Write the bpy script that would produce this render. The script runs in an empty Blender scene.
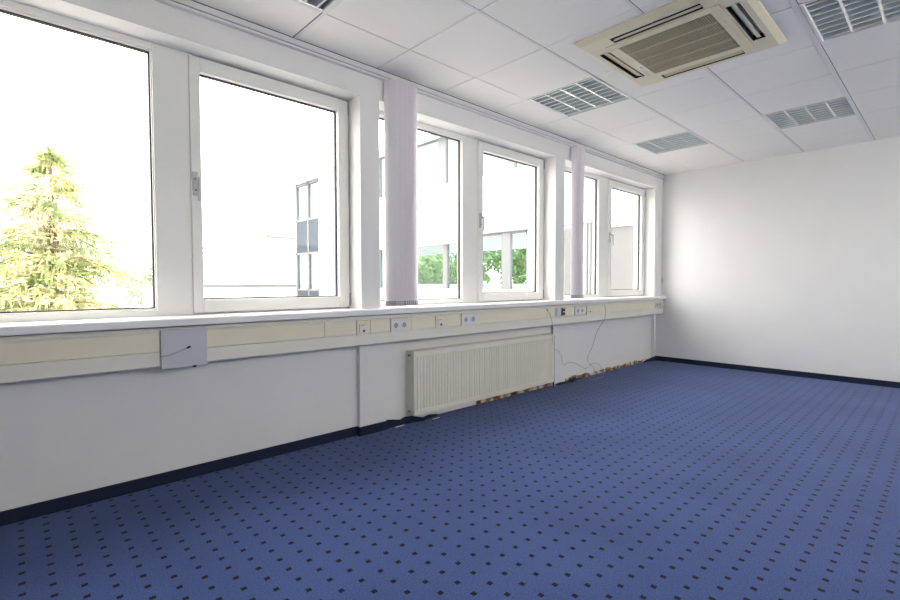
import bpy, bmesh, math, random
from mathutils import Vector, Matrix
S = bpy.context.scene
COL = S.collection
rnd = random.Random(7)

# ------------------------------------------------------------ camera
F = Vector((0.68659, 0.72621, -0.034929)); R = Vector((0.72661, -0.68705, -0.0016494)); U = Vector((0.025196, 0.024247, 0.999388))
cam_d = bpy.data.cameras.new('camera'); cam = bpy.data.objects.new('camera', cam_d); COL.objects.link(cam)
M = Matrix((R, U, -F)).transposed().to_4x4(); M.translation = (0, 0, 1.125)
cam.matrix_world = M
cam_d.sensor_width = 36; cam_d.lens = 478.25 / 900 * 36; cam_d.clip_start = 0.05; cam_d.clip_end = 300
S.camera = cam

# ------------------------------------------------------------ world: bright white overcast sky
W = bpy.data.worlds.new('sky'); S.world = W; W.use_nodes = True
bg = W.node_tree.nodes['Background']; bg.inputs[0].default_value = (1.0, 0.975, 0.935, 1); bg.inputs[1].default_value = 6.0
S.view_settings.view_transform = 'Standard'; S.view_settings.look = 'None'
S.view_settings.exposure = 0.47; S.view_settings.gamma = 1
S.cycles.use_denoising = True
S.cycles.max_bounces = 14; S.cycles.diffuse_bounces = 8; S.cycles.transparent_max_bounces = 16
S.cycles.sample_clamp_indirect = 12

H = 2.665          # ceiling height
YP = 2.92          # face of piers and window header
YW = 3.035         # face of wall below the windows
YF = 3.08          # face of the window frames
XF = 6.95          # far wall
XB, YR = -2.9, -2.6
P = 0.625; GX = 1.3906; GY = 2.5148   # ceiling grid

# ------------------------------------------------------------ materials
def mat(name, col, rough=0.6, metal=0.0, spec=0.5, noise=0.0, nscale=20, bump=0.0, bscale=200, trans=0.0):
    m = bpy.data.materials.new(name); m.use_nodes = True
    nt = m.node_tree; b = nt.nodes['Principled BSDF']
    b.inputs['Base Color'].default_value = (*col, 1); b.inputs['Roughness'].default_value = rough
    b.inputs['Metallic'].default_value = metal; b.inputs['Specular IOR Level'].default_value = spec
    tc = nt.nodes.new('ShaderNodeTexCoord')
    if noise:
        n = nt.nodes.new('ShaderNodeTexNoise'); n.inputs['Scale'].default_value = nscale; n.inputs['Detail'].default_value = 5
        nt.links.new(tc.outputs['Object'], n.inputs['Vector'])
        r = nt.nodes.new('ShaderNodeValToRGB')
        r.color_ramp.elements[0].position = 0.3; r.color_ramp.elements[1].position = 0.7
        r.color_ramp.elements[0].color = (*[c * (1 - noise) for c in col], 1)
        r.color_ramp.elements[1].color = (*[min(1, c * (1 + noise)) for c in col], 1)
        nt.links.new(n.outputs['Fac'], r.inputs[0]); nt.links.new(r.outputs[0], b.inputs['Base Color'])
    if bump:
        n = nt.nodes.new('ShaderNodeTexNoise'); n.inputs['Scale'].default_value = bscale; n.inputs['Detail'].default_value = 3
        nt.links.new(tc.outputs['Object'], n.inputs['Vector'])
        bp = nt.nodes.new('ShaderNodeBump'); bp.inputs['Strength'].default_value = bump; bp.inputs['Distance'].default_value = 0.004
        nt.links.new(n.outputs['Fac'], bp.inputs['Height']); nt.links.new(bp.outputs[0], b.inputs['Normal'])
    return m

m_wall = mat('wall_paint', (0.81, 0.805, 0.785), 0.75, noise=0.012, nscale=3, bump=0.25, bscale=110, spec=0.3)
m_wall_far = mat('wall_paint_dimmed', (0.77, 0.765, 0.75), 0.75, noise=0.012, nscale=3, bump=0.3, bscale=100, spec=0.3)  # same paint as the other walls, darkened to tone down the window light
m_tile = mat('ceiling_tile', (0.90, 0.885, 0.85), 0.85, noise=0.02, nscale=160, bump=0.3, bscale=300, spec=0.2)
m_tee = mat('ceiling_tee', (0.80, 0.79, 0.79), 0.5, noise=0.01)
m_gap = mat('grid_shadow_groove', (0.16, 0.16, 0.17), 0.8, noise=0.01)
m_frame = mat('window_pvc', (0.85, 0.85, 0.805), 0.35, noise=0.012, nscale=5)
m_sill = mat('sill_laminate', (0.86, 0.86, 0.87), 0.4, noise=0.012, nscale=4)
m_gasket = mat('black_gasket', (0.03, 0.03, 0.035), 0.6, noise=0.1)
m_duct = mat('aged_cream_pvc', (0.84, 0.80, 0.63), 0.45, noise=0.02, nscale=4)
m_duct2 = mat('grey_cream_pvc', (0.80, 0.785, 0.69), 0.45, noise=0.02, nscale=4)
m_plate = mat('pale_blue_grey_plate', (0.57, 0.58, 0.635), 0.5, noise=0.02, nscale=5)
m_white = mat('white_plastic', (0.78, 0.78, 0.77), 0.4, noise=0.01)
m_socketgrey = mat('socket_plastic', (0.66, 0.67, 0.68), 0.4, noise=0.01)
m_well = mat('socket_well_grey', (0.42, 0.43, 0.44), 0.5, noise=0.02)
m_handle = mat('handle_grey', (0.52, 0.53, 0.54), 0.35, noise=0.02)
m_dark = mat('dark_hole', (0.02, 0.02, 0.02), 0.7, noise=0.1)
m_black = mat('black_plastic', (0.03, 0.03, 0.032), 0.5, noise=0.1)
m_rad = mat('radiator_enamel', (0.79, 0.78, 0.67), 0.35, noise=0.015, nscale=5)
m_rust = mat('rusty_brown_pipe', (0.05, 0.025, 0.018), 0.7, noise=0.4, nscale=30)
m_skirt = mat('navy_carpet_skirting', (0.004, 0.012, 0.040), 0.9, noise=0.2, nscale=150)
m_alu = mat('grey_metal', (0.45, 0.45, 0.45), 0.35, metal=0.8, noise=0.02)
m_mirror = mat('specular_louvre_aluminium', (0.90, 0.93, 0.93), 0.22, metal=1.0, noise=0.01)
m_blade = mat('louvre_blade_aluminium', (0.60, 0.67, 0.69), 0.28, metal=0.35, noise=0.01)
m_tray = mat('luminaire_tray', (0.30, 0.37, 0.40), 0.35, noise=0.01)
m_tube = mat('lamp_tube_glass', (0.86, 0.88, 0.88), 0.25, noise=0.01)
m_ac = mat('aged_beige_plastic', (0.74, 0.69, 0.52), 0.45, noise=0.015, nscale=4)
m_acd = mat('tan_beige_vane', (0.62, 0.52, 0.34), 0.45, noise=0.02)
m_grille = mat('grille_beige', (0.60, 0.55, 0.38), 0.5, noise=0.02)
m_logo = mat('blue_grey_badge', (0.30, 0.38, 0.50), 0.4, noise=0.05)
m_pinkish = mat('faded_pink_label', (0.75, 0.58, 0.52), 0.6, noise=0.03)
m_wire = mat('grey_cable_sheath', (0.26, 0.25, 0.23), 0.6, noise=0.05)
m_fac = mat('white_facade_panel', (0.82, 0.82, 0.82), 0.7, noise=0.01, nscale=2)
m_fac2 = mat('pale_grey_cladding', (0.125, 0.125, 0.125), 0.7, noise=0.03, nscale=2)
m_seam = mat('grey_facade_joint', (0.22, 0.23, 0.24), 0.7, noise=0.03)
m_mull = mat('light_grey_mullion', (0.125, 0.13, 0.135), 0.5, noise=0.03)
m_bluep = mat('blue_grey_glass_panel', (0.058, 0.070, 0.085), 0.6, spec=0.02, noise=0.05)
m_int = mat('office_wing_interior', (0.75, 0.75, 0.73), 0.8, noise=0.02)
m_trunk = mat('brown_bark', (0.16, 0.10, 0.07), 0.9, noise=0.3)
m_bounce_ground = mat('pale_bounce_ground', (0.36, 0.355, 0.34), 0.9, noise=0.06, nscale=3)  # ground colour paled to bounce daylight up onto the ceiling
m_gravel = mat('roof_gravel', (0.62, 0.62, 0.60), 0.9, noise=0.05, nscale=30)
m_door = mat('door_paint', (0.62, 0.62, 0.60), 0.5, noise=0.01)

m_absorb = mat('light_absorbing_back_wall', (0.10, 0.07, 0.05), 0.6, noise=0.2, nscale=6)  # unseen back wall made dark to cut bounce light at the left

def leafmat(name, c1, c2, sc):
    m = mat(name, c1, 0.7)
    nt = m.node_tree; b = nt.nodes['Principled BSDF']
    tc = nt.nodes['Texture Coordinate'] if 'Texture Coordinate' in nt.nodes else nt.nodes.new('ShaderNodeTexCoord')
    n = nt.nodes.new('ShaderNodeTexNoise'); n.inputs['Scale'].default_value = sc; n.inputs['Detail'].default_value = 4
    r = nt.nodes.new('ShaderNodeValToRGB'); r.color_ramp.elements[0].position = 0.38; r.color_ramp.elements[1].position = 0.62
    r.color_ramp.elements[0].color = (*c1, 1); r.color_ramp.elements[1].color = (*c2, 1)
    nt.links.new(tc.outputs['Object'], n.inputs['Vector']); nt.links.new(n.outputs['Fac'], r.inputs[0])
    nt.links.new(r.outputs[0], b.inputs['Base Color'])
    t = nt.nodes.new('ShaderNodeBsdfTranslucent'); nt.links.new(r.outputs[0], t.inputs[0])
    mx = nt.nodes.new('ShaderNodeMixShader'); mx.inputs[0].default_value = 0.35
    nt.links.new(b.outputs[0], mx.inputs[1]); nt.links.new(t.outputs[0], mx.inputs[2])
    nt.links.new(mx.outputs[0], nt.nodes['Material Output'].inputs[0])
    return m
m_conifer = leafmat('conifer_needles', (0.23, 0.31, 0.11), (0.66, 0.60, 0.36), 2.5)  # needle colours whitened to take in the haze outside
m_leaf = leafmat('leaf_green', (0.17, 0.28, 0.11), (0.30, 0.43, 0.21), 3.0)

def glassmat(name, tint=(1, 1, 1), gloss=0.06):
    m = bpy.data.materials.new(name); m.use_nodes = True; nt = m.node_tree
    nt.nodes.remove(nt.nodes['Principled BSDF'])
    t = nt.nodes.new('ShaderNodeBsdfTransparent'); t.inputs[0].default_value = (*tint, 1)
    g = nt.nodes.new('ShaderNodeBsdfGlossy'); g.inputs['Roughness'].default_value = 0.02
    lw = nt.nodes.new('ShaderNodeLayerWeight'); lw.inputs[0].default_value = 0.5
    pw = nt.nodes.new('ShaderNodeMath'); pw.operation = 'POWER'; pw.inputs[1].default_value = 5; nt.links.new(lw.outputs['Facing'], pw.inputs[0])
    fr = nt.nodes.new('ShaderNodeMath'); fr.operation = 'MULTIPLY_ADD'; fr.inputs[1].default_value = 0.9; fr.inputs[2].default_value = 0.008; nt.links.new(pw.outputs[0], fr.inputs[0])
    mx = nt.nodes.new('ShaderNodeMixShader')
    nt.links.new(fr.outputs[0], mx.inputs[0]); nt.links.new(t.outputs[0], mx.inputs[1]); nt.links.new(g.outputs[0], mx.inputs[2])
    nt.links.new(mx.outputs[0], nt.nodes['Material Output'].inputs[0])
    return m
m_glass = glassmat('window_glass')
m_glass2 = glassmat('wing_glass', (0.85, 0.9, 0.92))

def fabric():
    m = mat('blind_fabric', (0.93, 0.915, 0.93), 0.8, noise=0.015, nscale=40)
    nt = m.node_tree; b = nt.nodes['Principled BSDF']
    t = nt.nodes.new('ShaderNodeBsdfTranslucent'); t.inputs[0].default_value = (0.90, 0.875, 0.895, 1)
    mx = nt.nodes.new('ShaderNodeMixShader'); mx.inputs[0].default_value = 0.45
    nt.links.new(b.outputs[0], mx.inputs[1]); nt.links.new(t.outputs[0], mx.inputs[2])
    nt.links.new(mx.outputs[0], nt.nodes['Material Output'].inputs[0])
    return m
m_fabric = fabric()
m_weight = mat('blind_bottom_weight', (0.42, 0.41, 0.43), 0.6, noise=0.05, nscale=60)

def carpet():
    m = bpy.data.materials.new('blue_carpet_with_dark_squares'); m.use_nodes = True; nt = m.node_tree; L = nt.links
    b = nt.nodes['Principled BSDF']; b.inputs['Roughness'].default_value = 0.95; b.inputs['Specular IOR Level'].default_value = 0.04
    b.inputs['Sheen Weight'].default_value = 0.13; b.inputs['Sheen Roughness'].default_value = 0.45
    g = nt.nodes.new('ShaderNodeNewGeometry'); sp = nt.nodes.new('ShaderNodeSeparateXYZ'); L.new(g.outputs['Position'], sp.inputs[0])
    def mth(op, a, bb=None):
        n = nt.nodes.new('ShaderNodeMath'); n.operation = op
        for k, v in enumerate((a, bb)):
            if v is None: continue
            if isinstance(v, (int, float)): n.inputs[k].default_value = v
            else: L.new(v, n.inputs[k])
        return n.outputs[0]
    pit = 0.0868
    X = mth('ADD', sp.outputs[0], mth('MULTIPLY', mth('SUBTRACT', sp.outputs[1], 1.262), -0.022))
    Y = mth('SUBTRACT', sp.outputs[1], mth('MULTIPLY', mth('SUBTRACT', sp.outputs[0], 1.3), 0.005))
    wb = nt.nodes.new('ShaderNodeTexNoise'); wb.inputs['Scale'].default_value = 600; L.new(g.outputs['Position'], wb.inputs['Vector'])
    wob = mth('MULTIPLY', mth('SUBTRACT', wb.outputs['Fac'], 0.5), 0.006)
    def cell(v, off): # distance from the nearest lattice centre
        f = mth('FRACT', mth('ADD', mth('DIVIDE', mth('SUBTRACT', v, off), pit), 100.5))
        return mth('ABSOLUTE', mth('ADD', mth('MULTIPLY', mth('SUBTRACT', f, 0.5), pit), wob))
    dx = cell(X, 1.229); dy = cell(Y, 1.262)
    inside = mth('MULTIPLY', mth('LESS_THAN', dx, 0.0102), mth('LESS_THAN', dy, 0.0102))
    n1 = nt.nodes.new('ShaderNodeTexNoise'); n1.inputs['Scale'].default_value = 150; n1.inputs['Detail'].default_value = 6; n1.inputs['Roughness'].default_value = 0.75; L.new(g.outputs['Position'], n1.inputs['Vector'])
    r1 = nt.nodes.new('ShaderNodeValToRGB'); e = r1.color_ramp.elements
    e[0].position = 0.3; e[1].position = 0.72; e[0].color = (0.022, 0.048, 0.165, 1); e[1].color = (0.092, 0.132, 0.310, 1)
    L.new(n1.outputs['Fac'], r1.inputs[0])
    n2 = nt.nodes.new('ShaderNodeTexNoise'); n2.inputs['Scale'].default_value = 1.4; n2.inputs['Detail'].default_value = 4; L.new(g.outputs['Position'], n2.inputs['Vector'])
    r2 = nt.nodes.new('ShaderNodeMapRange'); r2.inputs[1].default_value = 0.3; r2.inputs[2].default_value = 0.7; r2.inputs[3].default_value = 0.88; r2.inputs[4].default_value = 1.10
    L.new(n2.outputs['Fac'], r2.inputs[0])
    mul = nt.nodes.new('ShaderNodeVectorMath'); mul.operation = 'SCALE'; L.new(r1.outputs[0], mul.inputs[0]); L.new(r2.outputs[0], mul.inputs['Scale'])
    mix = nt.nodes.new('ShaderNodeMix'); mix.data_type = 'RGBA'; L.new(inside, mix.inputs[0]); L.new(mul.outputs[0], mix.inputs[6]); mix.inputs[7].default_value = (0.006, 0.012, 0.018, 1)
    # a few small brown stains trodden into the pile
    col = mix.outputs[2]
    for (sx, sy, sr) in ((2.542, 1.959, .012), (2.811, 1.783, .013), (2.751, 1.165, .008), (3.35, 2.1, .009), (2.2, 1.5, .007)):
        vd = nt.nodes.new('ShaderNodeVectorMath'); vd.operation = 'DISTANCE'; L.new(g.outputs['Position'], vd.inputs[0]); vd.inputs[1].default_value = (sx, sy, 0)
        d = mth('ADD', vd.outputs['Value'], wob); k = mth('MULTIPLY', mth('LESS_THAN', d, sr), 0.5)
        mm = nt.nodes.new('ShaderNodeMix'); mm.data_type = 'RGBA'; L.new(k, mm.inputs[0]); L.new(col, mm.inputs[6]); mm.inputs[7].default_value = (0.16, 0.07, 0.08, 1); col = mm.outputs[2]
    L.new(col, b.inputs['Base Color'])
    bp = nt.nodes.new('ShaderNodeBump'); bp.inputs['Strength'].default_value = 0.5; bp.inputs['Distance'].default_value = 0.003
    L.new(n1.outputs['Fac'], bp.inputs['Height']); L.new(bp.outputs[0], b.inputs['Normal'])
    return m
m_carpet = carpet()

def plastermat():
    m = mat('exposed_old_plaster', (0.4, 0.25, 0.12), 0.9, bump=0.8, bscale=60)
    nt = m.node_tree; b = nt.nodes['Principled BSDF']; tc = nt.nodes.new('ShaderNodeTexCoord')
    n = nt.nodes.new('ShaderNodeTexNoise'); n.inputs['Scale'].default_value = 13; n.inputs['Detail'].default_value = 6
    r = nt.nodes.new('ShaderNodeValToRGB'); cr = r.color_ramp
    cr.elements[0].position = 0.36; cr.elements[0].color = (0.10, 0.045, 0.02, 1)
    cr.elements[1].position = 0.60; cr.elements[1].color = (0.68, 0.64, 0.56, 1)
    e = cr.elements.new(0.5); e.color = (0.36, 0.18, 0.08, 1)
    nt.links.new(tc.outputs['Object'], n.inputs['Vector']); nt.links.new(n.outputs['Fac'], r.inputs[0]); nt.links.new(r.outputs[0], b.inputs['Base Color'])
    return m
m_plaster = plastermat()

# ------------------------------------------------------------ mesh helpers
class MB:
    def __init__(s): s.bm = bmesh.new()
    def add(s, other, mx=None):
        me = bpy.data.meshes.new('t'); other.to_mesh(me); other.free()
        if mx is not None: me.transform(mx)
        s.bm.from_mesh(me); bpy.data.meshes.remove(me)
    def box(s, x0, x1, y0, y1, z0, z1, bev=0.0, seg=2, mx=None, mi=0):
        b = bmesh.new(); bmesh.ops.create_cube(b, size=1)
        bmesh.ops.scale(b, vec=(x1 - x0, y1 - y0, z1 - z0), verts=b.verts)
        bmesh.ops.translate(b, vec=((x0 + x1) / 2, (y0 + y1) / 2, (z0 + z1) / 2), verts=b.verts)
        if bev: bmesh.ops.bevel(b, geom=list(b.edges), offset=bev, segments=seg, profile=0.5, affect='EDGES')
        for f in b.faces: f.material_index = mi
        s.add(b, mx); return s
    def cyl(s, p0, p1, r0, r1=None, n=16, mi=0):
        r1 = r0 if r1 is None else r1; p0 = Vector(p0); p1 = Vector(p1); d = p1 - p0
        b = bmesh.new(); bmesh.ops.create_cone(b, cap_ends=True, segments=n, radius1=r0, radius2=r1, depth=d.length)
        q = Vector((0, 0, 1)).rotation_difference(d.normalized()).to_matrix().to_4x4(); q.translation = (p0 + p1) / 2
        for f in b.faces: f.material_index = mi
        s.add(b, q); return s
    def tube(s, pts, r, n=8):
        pts = [Vector(p) for p in pts]
        # smooth the polyline with Catmull-Rom
        out = []
        for i in range(len(pts) - 1):
            a = pts[max(i - 1, 0)]; b = pts[i]; c = pts[i + 1]; d = pts[min(i + 2, len(pts) - 1)]
            for k in range(6):
                t = k / 6
                out.append(0.5 * ((2 * b) + (c - a) * t + (2 * a - 5 * b + 4 * c - d) * t * t + (3 * b - a - 3 * c + d) * t ** 3))
        out.append(pts[-1]); rings = []
        up = Vector((0.1, 0.9, 0.2)).normalized()
        for i, q in enumerate(out):
            t = (out[min(i + 1, len(out) - 1)] - out[max(i - 1, 0)]).normalized()
            a = t.cross(up); a = a.normalized() if a.length > 1e-4 else Vector((1, 0, 0)); bb = t.cross(a)
            rings.append([s.bm.verts.new(q + (a * math.cos(2 * math.pi * k / n) + bb * math.sin(2 * math.pi * k / n)) * r) for k in range(n)])
        for i in range(len(rings) - 1):
            for k in range(n): s.bm.faces.new((rings[i][k], rings[i][(k + 1) % n], rings[i + 1][(k + 1) % n], rings[i + 1][k]))
        s.bm.faces.new(rings[0][::-1]); s.bm.faces.new(rings[-1]); return s
    def prism(s, prof, x0, x1, axis='x'):
        # profile of (y, z) pairs swept along x (or (x, z) along y, or (x, y) along z)
        def P3(a, b, t): return {'x': (t, a, b), 'y': (a, t, b), 'z': (a, b, t)}[axis]
        A = [s.bm.verts.new(P3(a, b, x0)) for a, b in prof]; B = [s.bm.verts.new(P3(a, b, x1)) for a, b in prof]
        n = len(prof)
        for k in range(n): s.bm.faces.new((A[k], A[(k + 1) % n], B[(k + 1) % n], B[k]))
        s.bm.faces.new(A[::-1]); s.bm.faces.new(B); return s
    def build(s, name, m, parent=None, smooth=False):
        bmesh.ops.recalc_face_normals(s.bm, faces=s.bm.faces)
        if smooth:
            for f in s.bm.faces: f.smooth = True
        me = bpy.data.meshes.new(name); s.bm.to_mesh(me); s.bm.free()
        for k in (m if isinstance(m, (list, tuple)) else [m]): me.materials.append(k)
        o = bpy.data.objects.new(name, me); COL.objects.link(o)
        if parent is not None:
            o.parent = parent
            inv = Matrix.Translation(world_loc(parent)).inverted()
            me.transform(inv)
        return o

LOC = {}
def world_loc(o):
    v = Vector(o.location); p = o.parent
    while p is not None: v += Vector(p.location); p = p.parent
    return v
def tag(o, label=None, cat=None, group=None, kind=None):
    if label: o['label'] = label
    if cat: o['category'] = cat
    if group: o['group'] = group
    if kind: o['kind'] = kind
    return o
def empty(name, loc, label=None, cat=None, group=None, kind=None):
    o = bpy.data.objects.new(name, None); COL.objects.link(o); o.location = loc; o.empty_display_size = 0.05
    return tag(o, label, cat, group, kind)
def rebase(o, loc):
    # move a mesh thing's origin to its base
    loc = Vector(loc); o.data.transform(Matrix.Translation(-loc)); o.location = loc; return o
def copy_thing(src, loc, label, group=None):
    def cp(o, par):
        c = o.copy(); COL.objects.link(c); c.parent = par
        for ch in list(o.children): cp(ch, c)
        return c
    c = cp(src, None); c.location = loc; c['label'] = label
    if group: c['group'] = group
    return c

# ------------------------------------------------------------ setting: floor, walls, ceiling
def st(name, mb, m, parent=None):
    o = mb.build(name, m, parent)
    if parent is None: o['kind'] = 'structure'
    return o
st('floor', MB().box(XB, XF, YR, 3.034, -0.12, 0.0), m_carpet)
st('wall_far', MB().box(XF, XF + .2, YR, 3.225, -0.12, 2.95), m_wall_far)
st('wall_back', MB().box(XB - .2, XB, YR, 3.35, -0.12, 2.95), m_absorb)
CX0, CX1, CZ0, CZ1 = -0.6, 6.6, 1.82, 2.5     # window band added to the opposite wall for daylight
wr = MB().box(XB - .2, 0.2, YR - .2, YR, -.12, CZ0).box(1.2, XF + .2, YR - .2, YR, -.12, CZ0).box(XB - .2, XF + .2, YR - .2, YR, CZ1, 2.95)
wr.box(XB - .2, CX0, YR - .2, YR, CZ0, CZ1).box(CX1, XF + .2, YR - .2, YR, CZ0, CZ1)
st('wall_right', wr, m_wall)
dr = empty('door_1', (0.7, YR, 0), kind='structure')
MB().box(.25, 1.15, YR - .06, YR - .02, 0.005, 1.57, .003).build('door_leaf', m_door, dr)
MB().box(.2, .25, YR - .1, YR + .01, 0, 1.62, .003).box(1.15, 1.2, YR - .1, YR + .01, 0, 1.62, .003).box(.25, 1.15, YR - .1, YR + .01, 1.57, 1.62, .003).build('door_frame', m_door, dr)
MB().cyl((.33, YR - .03, 1.03), (.33, YR + .04, 1.03), .01).cyl((.33, YR + .035, 1.03), (.45, YR + .035, 1.03), .009).build('door_handle', m_alu, dr)

ZS, ZH = 0.94, 2.456       # opening bottom and top
WIN = [(-0.357, 1.889), (2.052, 4.294), (4.463, 6.716)]
YO = 3.225                  # outer face of the window wall
wl = MB()
up = MB(); up.box(XB, XF, YP, YO, ZH, 2.95)              # header above the windows, then the piers
wl.box(XB, XF, YW, YO, -0.12, 0.897)                    # parapet
wl.box(XB, XF, 3.15, YO, 0.897, ZS)
for a, b in ((XB, -.357), (1.889, 2.052), (4.294, 4.463), (6.716, 6.785)):
    up.box(a, b, YP, YO, ZS, ZH)
up.box(6.785, 6.79, YP + .01, YO, ZS, ZH); up.box(6.79, XF, YP - .002, YO, ZS, 2.605)
wall_left = st('wall_left', wl, m_wall); st('wall_left', up, m_wall)
for k, a in enumerate((-.49, 1.92, 4.38)): st('trim_%d' % (k + 1), MB().box(a, a + .235, 2.997, YW - .0005, 0.0, 0.684), m_wall)   # flat pipe casings
st('trim_4', MB().box(6.90, XF - .0005, 2.99, YW - .0005, 0, 0.684), m_wall)

# ceiling: separate tiles between tee bars, one mesh
lights = {(-1, 1): 0, (3, 1): 0, (6, 1): 0, (3, 4): 1, (6, 3): 1}
cb = MB()
TEE = {2: .020, 3: .020, 4: .030, 5: .020, 6: .020, 7: .020, 8: .020, 9: .020}
y_edge = 2.887
i0, i1 = int((XB - GX) / P) - 1, 9
for i in range(i0, i1 + 1):
    for j in range(0, 9):
        if (i, j) in lights: continue
        x0 = GX + P * i + (.016 if i == 0 else .003); x1 = GX + P * (i + 1) - (.012 if i == -1 else .003)
        ya = GY - P * j + (TEE[j + 1] if j + 1 >= 2 else .003); yb = GY - P * (j - 1) - (.0045 if j >= 2 else .003)   # row j spans grid lines j+1 .. j
        x0 = max(x0, XB); x1 = min(x1, XF); ya = max(ya, YR); yb = min(yb, y_edge)
        if x1 - x0 < .01 or yb - ya < .01: continue
        cb.box(x0, x1, ya, yb, H, H + .014, .0012, 1)
# grooves behind the tiles, white tee strips along the room, the upper soffit
for j in range(0, 9):
    y = GY - P * (j - 1)
    cb.box(XB, XF, y - .009, y + .009, H + .006, H + .03, mi=1)
    if j >= 2: cb.box(XB, XF, y, y + TEE[j] - .001, H - .0015, H + .003, mi=2)
for i in range(i0, i1 + 2):
    x = GX + P * i
    if not XB < x < XF: continue
    for j in range(0, 9):
        ya = max(GY - P * j, YR); yb = min(GY - P * (j - 1), y_edge)
        if yb - ya > .02: cb.box(x - .009, x + .009, ya, yb, H + .006, H + .03, mi=1)
    if i == 0: cb.box(x - .006, x + .015, YR, y_edge, H - .002, H + .001, mi=2)
cb.box(XB, XF, y_edge - .004, YP, H + .006, H + .03, mi=1); cb.box(XB, XF, YR, YP, 2.80, 2.90)
st('ceiling', cb, [m_tile, m_gap, m_tee])

# skirting
bs = MB()
def skirt(mb, x0, x1, y, z1=.066, t=.014): mb.prism([(y, 0), (y, z1 - .004), (y - t * .3, z1), (y - t * .8, z1 - .001), (y - t, z1 - .008), (y - t, 0)], x0, x1)
skirt(bs, XB, -.49, YW); skirt(bs, -.49, -.255, 2.997); skirt(bs, -.255, 1.92, YW); skirt(bs, 1.905, 2.165, 2.997)
bs.box(1.906, 1.92, 2.983, YW, 0, .062); bs.box(2.155, 2.169, 2.99, YW, 0, .062)
st('baseboard_left', bs, m_skirt)
bf = MB().prism([(XF, 0), (XF, .062), (XF - .004, .066), (XF - .011, .065), (XF - .014, .058), (XF - .014, 0)], YR, 2.99, axis='y')
st('baseboard_far', bf, m_skirt)
st('baseboard_right', MB().box(XB, .2, YR, YR + .014, 0, .066, .003).box(1.2, XF - .014, YR, YR + .014, 0, .066, .003), m_skirt)
st('baseboard_back', MB().box(XB, XB + .014, YR + .014, 3.02, 0, .066, .003), m_skirt)

# torn end of the carpet skirting next to the radiator
def ribbon(mb, pts, hs, t=.006):
    n = len(pts); V = []
    for (x, y), (za, zb) in zip(pts, hs): V.append([mb.bm.verts.new(c) for c in ((x, y, za), (x, y + t, za), (x, y + t, zb), (x, y, zb))])
    for i in range(n - 1):
        for k in range(4): mb.bm.faces.new((V[i][k], V[i][(k + 1) % 4], V[i + 1][(k + 1) % 4], V[i + 1][k]))
    mb.bm.faces.new(V[0][::-1]); mb.bm.faces.new(V[-1]); return mb
t1 = ribbon(MB(), [(2.17, 3.01), (2.22, 3.0), (2.28, 2.985), (2.34, 3.0), (2.42, 2.99), (2.5, 2.965), (2.58, 2.985), (2.7, 3.01)],
            [(0, .066), (.0, .06), (.002, .05), (.0, .058), (0, .052), (0, .03), (0, .034), (0, .012)]).build('loose_skirting', m_skirt)
tag(t1, 'torn wavy end of navy carpet skirting coming loose under left end of radiator', 'skirting'); rebase(t1, (2.3, 3.0, 0))
t2 = ribbon(MB(), [(4.42, 2.99), (4.52, 2.985), (4.6, 2.98), (4.68, 2.985), (4.74, 2.965), (4.80, 2.98), (4.86, 3.0), (4.98, 3.01)],
            [(0, .018), (0, .026), (0, .014), (0, .03), (0, .045), (0, .052), (0, .02), (0, .004)], .012).build('loose_skirting', m_skirt)
tag(t2, 'short curled scrap of navy skirting on the floor just right of the radiator pipe', 'skirting'); rebase(t2, (4.7, 2.985, 0))
t3 = ribbon(MB(), [(6.62, 3.012), (6.72, 3.0), (6.82, 2.985), (6.9, 2.97), (6.935, 2.93)],
            [(0, .012), (0, .03), (0, .05), (0, .062), (0, .066)], .01).build('loose_skirting', m_skirt)
tag(t3, 'navy skirting strip rising out of the torn plaster into the far room corner', 'skirting'); rebase(t3, (6.8, 2.985, 0))
# white glints along the torn skirting, built as thin white strips
wmb = MB(); wmb.box(2.22, 2.31, 2.972, 2.975, .001, .009, .001); wmb.box(2.58, 2.66, 2.94, 2.943, .001, .007, .001)
g = wmb.build('glint_strip', m_white); tag(g, 'thin white strips standing for glints along the torn skirting by the left radiator foot', 'glint', kind='stuff'); rebase(g, (2.4, 2.95, 0))
# strip of bare plaster where skirting was torn off, irregular upper edge
def torn(x0, x1, y, hf, name='torn_plaster'):
    mb = MB(); n = int((x1 - x0) / .018); V = []
    for k in range(n + 1):
        x = x0 + (x1 - x0) * k / n; h = hf(x)
        V.append([mb.bm.verts.new(c) for c in ((x, y - .006 - rnd.random() * .003, -.001), (x, y - .005 - rnd.random() * .004, h * .55), (x, y - .0015, h), (x, y, h), (x, y, -.001))])
    for i in range(n):
        for k in range(5): mb.bm.faces.new((V[i][k], V[i][(k + 1) % 5], V[i + 1][(k + 1) % 5], V[i + 1][k]))
    mb.bm.faces.new(V[0][::-1]); mb.bm.faces.new(V[-1])
    return mb.build(name, m_plaster, wall_left)
wv = lambda x: .5 + .25 * math.sin(x * 9.1 + 1) + .25 * math.sin(x * 23.7)
torn(3.2, 4.38, YW, lambda x: .022 + .018 * wv(x) + .006 * rnd.random())
torn(4.38, 4.615, 2.997, lambda x: .012 + .018 * wv(x) + .004 * rnd.random())
torn(4.616, 6.78, YW, lambda x: .022 + .024 * wv(x) + .010 * rnd.random())

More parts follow.
